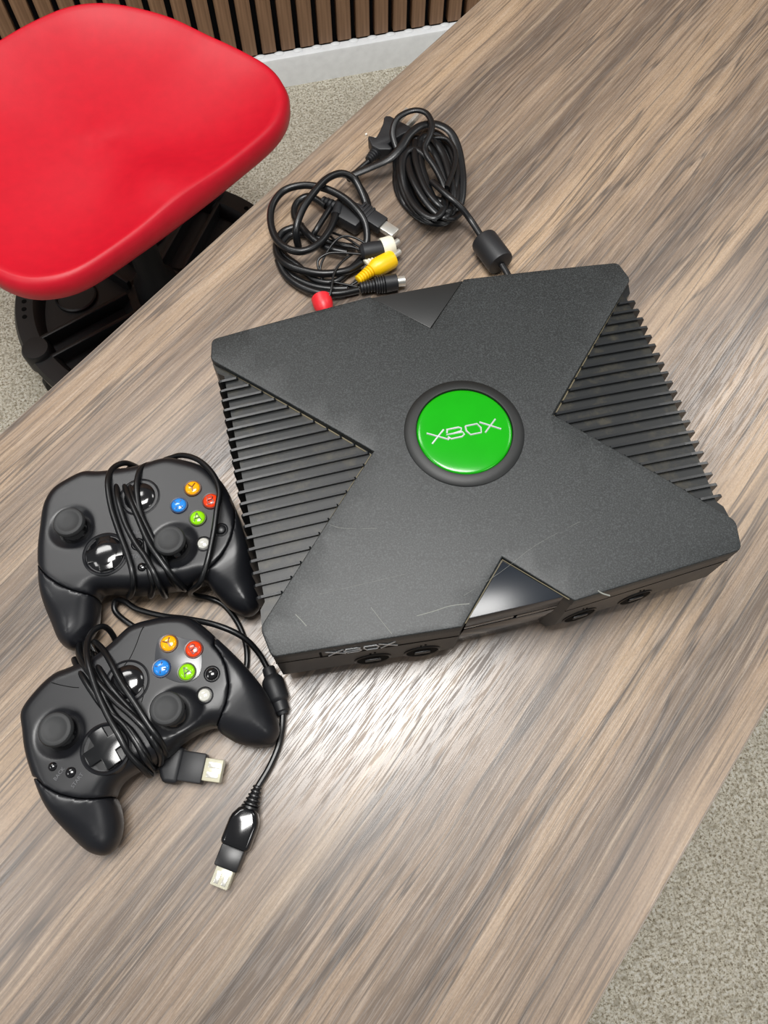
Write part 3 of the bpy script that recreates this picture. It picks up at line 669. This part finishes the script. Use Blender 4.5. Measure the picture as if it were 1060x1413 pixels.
for pts, z in (([(425, 790), (415, 700), (465, 590), (540, 500), (620, 485), (720, 530), (790, 600)], [.006, .012, .015, .018, .018, .016, .014]),
               ([(440, 780), (405, 720), (400, 650), (470, 605), (560, 600), (700, 610)], [.006, .010, .014, .016, .016, .014]),
               ([(460, 960), (490, 860), (510, 745), (565, 665), (650, 600)], [.009, .013, .014, .014, .012]),
               ([(480, 800), (560, 815), (690, 842)], [.007, .0065, .0065]),
               ([(560, 850), (620, 830), (670, 800)], [.004, .005, .006]),
               ([(480, 480), (560, 545), (640, 560), (740, 600)], [.009, .014, .014, .013]),
               ([(500, 460), (600, 500), (690, 560), (760, 620)], [.008, .012, .013, .013]),
               ([(620, 850), (700, 740), (730, 690)], [.004, .006, .008])):
    AV(pts, z, .0011, 'thin_wire')
def axisplug(p0, p1, prof, mat, parent, name, n=22):
    A, B = Vector(p0), Vector(p1); L = (B-A).length
    return obj(name, lathe([(r, h*L) for r, h in prof], c=A, axis=B-A, n=n), mat, parent)
def ribs_prof(r0, r1, n, h0, h1):
    pr = []
    for k in range(n):
        r = r0+(r1-r0)*k/n; a = h0+(h1-h0)*k/n; s = (h1-h0)/n; pr += [(r*.78, a), (r, a+s*.2), (r, a+s*.7), (r*.78, a+s*.85)]
    return pr
Lz = lambda p_, z: at(*lift(p_, off, sc), z)
jb = Lz((620, 350), .009); jd = (Lz((700, 400), .009)-Lz((520, 300), .009)).normalized(); js = Vector((0, 0, 1)).cross(jd)
jx = obj('junction_block', box(jb, (.030, .022, .014), .003, rot=Matrix((jd, js, Vector((0, 0, 1)))).transposed()), 'plug', av)
axisplug(Lz((425, 232), .010), Lz((560, 300), .010), [(0, 0)]+ribs_prof(.0042, .0062, 5, .02, .95)+[(.0062, 1), (0, 1)], 'plug', jx, 'strain_relief')
axisplug(Lz((560, 250), .012), Lz((525, 345), .013), [(0, 0), (.005, 0), (.005, 1), (0, 1)], 'plug', jx, 'strain_relief')
# flat multi-out plug with metal tip
Pa, Pb, Pc = Lz((650, 285), .013), Lz((852, 415), .011), Lz((940, 470), .0105)
D = (Pb-Pa).normalized(); side = Vector((0, 0, 1)).cross(D).normalized(); Rm = Matrix((D, side, D.cross(side))).transposed()
hp = obj('flat_plug', box(Pa.lerp(Pb, .66), ((Pb-Pa).length*.68, .0150, .0095), .0012, rot=Rm), 'plug', av)
for k in range(4): obj('plug_ridge', box(Pa.lerp(Pb, .22+.10*k), (.0026, .0168, .0108), .0006, rot=Rm), 'plug', hp)
obj('plug_neck', axisbm := lathe([(0, 0), (.0038, 0), (.0055, .010), (.0055, .016), (0, .016)], c=Pa-D*.006, axis=D, n=20), 'plug', hp)
obj('metal_tip', box(Pb.lerp(Pc, .48), ((Pc-Pb).length, .0105, .0050), .0005, rot=Rm), 'metal', hp)
obj('tip_mark', text_mesh('\u25B3', .001, (0, 0), 0, 0), 'print', hp) if False else None
# white plug
wp_ = axisplug(Lz((725, 675), .008), Lz((800, 620), .009), [(0, 0)]+ribs_prof(.0038, .0055, 4, .02, .9)+[(.0055, 1), (0, 1)], 'white', av, 'white_plug'); tag(wp_, 'cream white plug')
axisplug(Lz((690, 600), .013), Lz((848, 575), .011), [(0, 0), (.005, 0), (.0078, .12), (.0082, .5), (.0078, 1), (0, 1)], 'plug', wp_, 'plug_sleeve')
axisplug(Lz((840, 572), .011), Lz((922, 548), .0105), [(0, 0), (.0088, 0), (.0092, .15), (.0092, .85), (.0082, 1), (.004, 1), (0, 1)], 'white', wp_, 'plug_barrel')
axisplug(Lz((920, 545), .0105), Lz((962, 515), .0105), [(0, 0), (.0028, 0), (.0028, .9), (.002, 1), (0, 1)], 'metal', wp_, 'plug_pin')
# yellow plug
yp = axisplug(Lz((672, 795), .008), Lz((785, 712), .0085), [(0, 0)]+ribs_prof(.0042, .0062, 7, .02, .95)+[(.0062, 1), (0, 1)], 'yellow', av, 'yellow_plug'); tag(yp, 'yellow plug with ribbed neck')
axisplug(Lz((770, 722), .0085), Lz((932, 635), .009), [(0, 0), (.0058, 0), (.0080, .18), (.0084, .45), (.0082, .85), (.0072, .96), (.004, 1), (0, 1)], 'yellow', yp, 'plug_barrel')
axisplug(Lz((925, 620), .009), Lz((972, 588), .009), [(0, 0), (.0028, 0), (.0028, .9), (.002, 1), (0, 1)], 'metal', yp, 'plug_pin')
# round multi-pin plug
sp = axisplug(Lz((690, 845), .0075), Lz((800, 825), .0075), [(0, 0)]+ribs_prof(.0050, .0058, 5, .02, .95)+[(.0058, 1), (0, 1)], 'plug', av, 'round_plug')
axisplug(Lz((795, 828), .0075), Lz((952, 802), .0075), [(0, 0)]+ribs_prof(.0074, .0078, 4, .0, .42)+[(.0078, .45), (.0074, .97), (.006, 1), (0, 1)], 'plug', sp, 'plug_barrel')
axisplug(Lz((950, 802), .0075), Lz((1003, 795), .0075), [(0, 0), (.0046, 0), (.0046, 1), (.0040, 1), (.0040, .7), (0, .7)], 'metal', sp, 'plug_shell')
# red plug, lying behind the console
rp = axisplug(Lz((450, 1015), .0075), Lz((420, 912), .0075), [(0, 0), (.0050, 0), (.0075, .2), (.0088, .5), (.0090, .95), (.0084, 1), (.0050, 1), (.0050, .9), (0, .9)], 'red', av, 'red_plug'); tag(rp, 'red plug half hidden by the console')
# ------------------------------------------------------------------ power cord
pw = thing('power_cord', 'bundled black flat power cord with a mains plug and round ferrite', 'power cord', tuple(at(590, 240, 0)))
off, sc = (490, 140), 4.818
def PW(pts, z, flat=(.0030, .0018), r=None, name='cord'):
    q = [lift(p_, off, sc) for p_ in pts]; zz = z if isinstance(z, (list, tuple)) else [z]*len(q)
    return obj(name, tube([at(*q[i], zz[i]) for i in range(len(q))], r or .002, n=10, sub=7, flat=None if r else flat), 'cord', pw, smooth=60)
PW([(-40, 510), (0, 482), (100, 440), (220, 385), (300, 310), (360, 220), (440, 160), (540, 150), (630, 200), (680, 300), (705, 430), (712, 560), (690, 690), (600, 770)], [.010, .012, .016, .022, .026, .028, .028, .027, .024, .020, .017, .015, .012, .008], flat=(.0042, .0020))
PW([(275, 310), (250, 210), (285, 110), (385, 60), (470, 75), (510, 145), (500, 220), (465, 300), (480, 360), (540, 450), (590, 560), (600, 680)], [.020, .026, .031, .033, .034, .034, .033, .031, .030, .028, .025, .018], flat=(.0030, .0020))
# windings of the bundle
rnd = random.Random(3)
def winding(cx, cy, ax_, ay, tilt, z0, amp, ph):
    q = []; 
    for k in range(13):
        a = 2*math.pi*k/13+ph; x = ax_*math.cos(a)*(1+rnd.uniform(-.05, .05)); y = ay*math.sin(a)*(1+rnd.uniform(-.04, .04))
        ct, st = math.cos(tilt), math.sin(tilt); q.append((lift((cx+x*ct-y*st, cy+x*st+y*ct), off, sc), z0+amp*math.sin(a*2+ph)+rnd.uniform(-.001, .001)))
    obj('cord_loop', tube([at(*a, max(z, .0022)) for a, z in q], .002, n=8, sub=7, closed=True, flat=(.0033, .0016)), 'cord', pw, smooth=60)
for (cx, cy, ax_, ay, tl, z0) in ((490, 500, 205, 330, -.28, .0030), (500, 490, 185, 315, -.30, .0062), (480, 520, 175, 290, -.34, .0095), (500, 500, 150, 300, -.30, .0130),
                                  (530, 480, 125, 290, -.26, .0165), (500, 500, 95, 275, -.36, .0195), (540, 470, 85, 260, -.30, .0225), (470, 540, 190, 235, -.42, .0042), (455, 545, 120, 240, -.40, .0235), (545, 430, 120, 235, -.2, .0200)):
    winding(cx, cy, ax_, ay, tl, z0, .0015, rnd.uniform(0, 6))
PW([(400, 260), (400, 380), (460, 560), (550, 680), (640, 740)], [.020, .026, .027, .026, .018])
PW([(350, 350), (370, 480), (440, 620), (540, 740), (640, 780), (700, 740)], [.020, .026, .026, .022, .016, .012], flat=(.0034, .002))
PW([(520, 240), (610, 250), (665, 330), (660, 430), (610, 570)], [.024, .026, .027, .027, .029], flat=(.0024, .0018))
PW([(510, 530), (610, 620), (700, 700), (770, 790), (845, 905)], [.026, .029, .024, .016, .012], flat=(.0032, .0024))
PW([(0, 500), (30, 560), (70, 630), (88, 700), (70, 790)], [.010, .006, .005, .006, .008], flat=(.0030, .0022))
PW([(-45, 520), (20, 460), (90, 400)], [.008, .008, .010], r=.0026)
Pa, Pb = Lz((0, 0), 0), None
Lz2 = lambda p_, z: at(*lift(p_, off, sc), z)
fe = axisplug(Lz2((850, 915), .0125), Lz2((975, 1085), .0125), [(0, 0), (.0085, 0), (.0118, .04), (.0124, .10), (.0124, .90), (.0118, .96), (.0085, 1.0), (0, 1.0)], 'plug', pw, 'ferrite_core', n=36)
PW([(975, 1085), (1015, 1150), (1050, 1230)], [.0125, .011, .010], flat=(.0032, .0024))
# mains plug
A, B = Lz2((88, 392), .011), Lz2((300, 165), .013); D = (B-A).normalized(); side = Vector((0, 0, 1)).cross(D).normalized(); Rm = Matrix((D, side, D.cross(side))).transposed(); L = (B-A).length
poly = [(0.22*L, -.0042), (.34*L, -.0135), (.39*L, -.0140), (.43*L, -.0070), (.56*L, -.0085), (.78*L, -.0120), (.90*L, -.0155), (.96*L, -.0155), (1.0*L, -.0120), (1.0*L, .0120), (.96*L, .0155), (.90*L, .0155), (.78*L, .0120), (.56*L, .0085), (.43*L, .0070), (.39*L, .0140), (.34*L, .0135), (.22*L, .0042)]
bm = prism(poly, -.0065, .0065, .0018, 3); bmesh.ops.transform(bm, matrix=Matrix.Translation(A) @ Rm.to_4x4(), verts=bm.verts[:])
mp = obj('mains_plug', bm, 'plug', pw)
obj('strain_relief', lathe([(0, 0)]+ribs_prof(.0040, .0062, 5, .0, .26*L)+[(.005, .27*L), (0, .27*L)], c=A, axis=D, n=18), 'plug', mp)
for s in (-1, 1): obj('plug_blade', box(B+D*.010+side*s*.0062, (.022, .0034, .0066), .0006, rot=Rm), 'metal', mp)
# ------------------------------------------------------------------ stool
EX = Vector((.825, .565, 0)).normalized(); EY = Vector((-EX.y, EX.x, 0)); MS = Vector((-.22, .67, 0)); SCN = MS+EY*.155
st = thing('stool', 'black rolling stool with a red moulded saddle seat beside the desk', 'stool', (SCN.x, SCN.y, FZ))
half = [(.10, -.046), (.187, -.039), (.236, -.014), (.259, .020), (.266, .06), (.257, .112), (.243, .161), (.226, .223), (.199, .275), (.165, .318), (.12, .345), (.06, .356)]
ctrl = [(0, -.048)]+half+[(0, .358)]+[(-x, y) for x, y in half[::-1]]
OUT = [Vector((p_[0], p_[1])) for p_ in catmull(ctrl, 6, True)]; no = len(OUT); cen = Vector((0, .155))
def rimz(b): t = max(0, min(1, (b+.05)/.41)); return -.262+.042*t**1.15
def topz(s, x, y):
    """s: 1 at the outline, 0 at the centre"""
    pom = math.exp(-(x/.050)**2)/(1+math.exp((y-.045)/.014))
    legs = -.012*(math.exp(-((abs(x)-.12)/.07)**2))*math.exp(-((y-.02)/.08)**2)
    return rimz(y)-.040*(1-s**3.2)*(1-pom)+legs*(1-s)
bm = bmesh.new(); rings = []
prof = [(.10, -.070, 0), (.55, -.066, 0), (.90, -.044, 0), (.985, -.042, 0), (1.0, -.036, 0), (1.003, -.020, 0), (.990, -.005, 0), (.968, .0022, 0), (.95, .0030, 1), (.92, .0, 2)]
for s, dz, m_ in prof[:8]:
    rings.append([bm.verts.new(SCN+EX*((cen+(p_-cen)*s).x)+EY*((cen+(p_-cen)*s).y-.155)+Vector((0, 0, rimz(p_.y)+dz))) for p_ in OUT])
for s in (.955, .93, .90, .86, .81, .75, .68, .60, .52, .44, .36, .28, .20, .12, .05):
    R_ = []
    for p_ in OUT:
        q_ = cen+(p_-cen)*s; bl_ = min(1, (.975-s)/.06); z = topz(s, q_.x, q_.y)+.0028*(1-bl_)
        R_.append(bm.verts.new(SCN+EX*q_.x+EY*(q_.y-.155)+Vector((0, 0, z))))
    rings.append(R_)
for A, B in zip(rings, rings[1:]):
    for k in range(no): bm.faces.new((A[k], A[(k+1) % no], B[(k+1) % no], B[k]))
bm.faces.new(rings[-1]); bm.faces.new(rings[0][::-1])
sv = [v for r_ in rings[6:] for v in r_]
for _ in range(7): bmesh.ops.smooth_vert(bm, verts=sv, factor=.5, use_axis_x=False, use_axis_y=False, use_axis_z=True)
s_ = obj('seat', bm, 'seat', st, smooth=60); tag(s_, 'glossy red saddle-shaped plastic seat')
bc = Vector((SCN.x, SCN.y, 0))
obj('column', lathe([(0, -.66), (.045, -.66), (.040, -.60), (.026, -.58), (.026, -.46), (.018, -.455), (.018, -.33), (.07, -.315), (.07, -.300), (0, -.300)], c=bc, n=32), 'base', st)
RB = .270
obj('base_tray', lathe([(0, -.668), (RB-.015, -.668), (RB, -.660), (RB+.002, -.632), (RB-.004, -.622), (RB-.036, -.622), (RB-.042, -.628), (RB-.048, -.650), (.075, -.652), (.06, -.640), (0, -.640)], c=bc, n=90), 'base', st)
a0 = math.atan2(.70-bc.y, -.5465-bc.x)
for k in range(5):
    a = a0+2*math.pi*k/5; d = Vector((math.cos(a), math.sin(a), 0)); pp = bc+d*.250
    obj('caster_boss', lathe([(0, -.655), (.026, -.655), (.026, -.616), (.023, -.611), (0, -.610)], c=pp, n=28), 'base', st)
    Rz = Matrix.Rotation(a, 3, 'Z')
    for s in (-1, 1): obj('spoke_rib', box(bc+d*.15+Vector((-d.y, d.x, 0))*s*.024+Vector((0, 0, -.637)), (.19, .008, .030), .002, rot=Rz), 'base', st)
    ck = obj('caster', box(pp+Vector((0, 0, -.683)), (.020, .026, .034), .003, rot=Rz), 'base', st)
    obj('wheel', lathe([(0, -.011), (.022, -.011), (.0265, -.008), (.0265, .008), (.022, .011), (0, .011)], c=pp+Vector((0, 0, FZ+.0265)), axis=(-d.y, d.x, 0), n=28), 'base_dark', ck)
    am = a+math.pi/5; dm = Vector((math.cos(am), math.sin(am), 0))
    obj('cup_recess', lathe([(.040, -.651), (.040, -.645), (.037, -.643), (.036, -.650), (0, -.6505)], c=bc+dm*.165, n=36), 'base', st)
    for j in range(-5, 6):
        if abs(j) == 5: continue
        ah = am+j*.072
        dh = Vector((math.cos(ah), math.sin(ah), 0)); obj('rim_hole', lathe([(.0048, -.6235), (.0048, -.6217), (0, -.6217)], c=bc+dh*(RB-.020), n=14), 'gap', st, smooth=0)
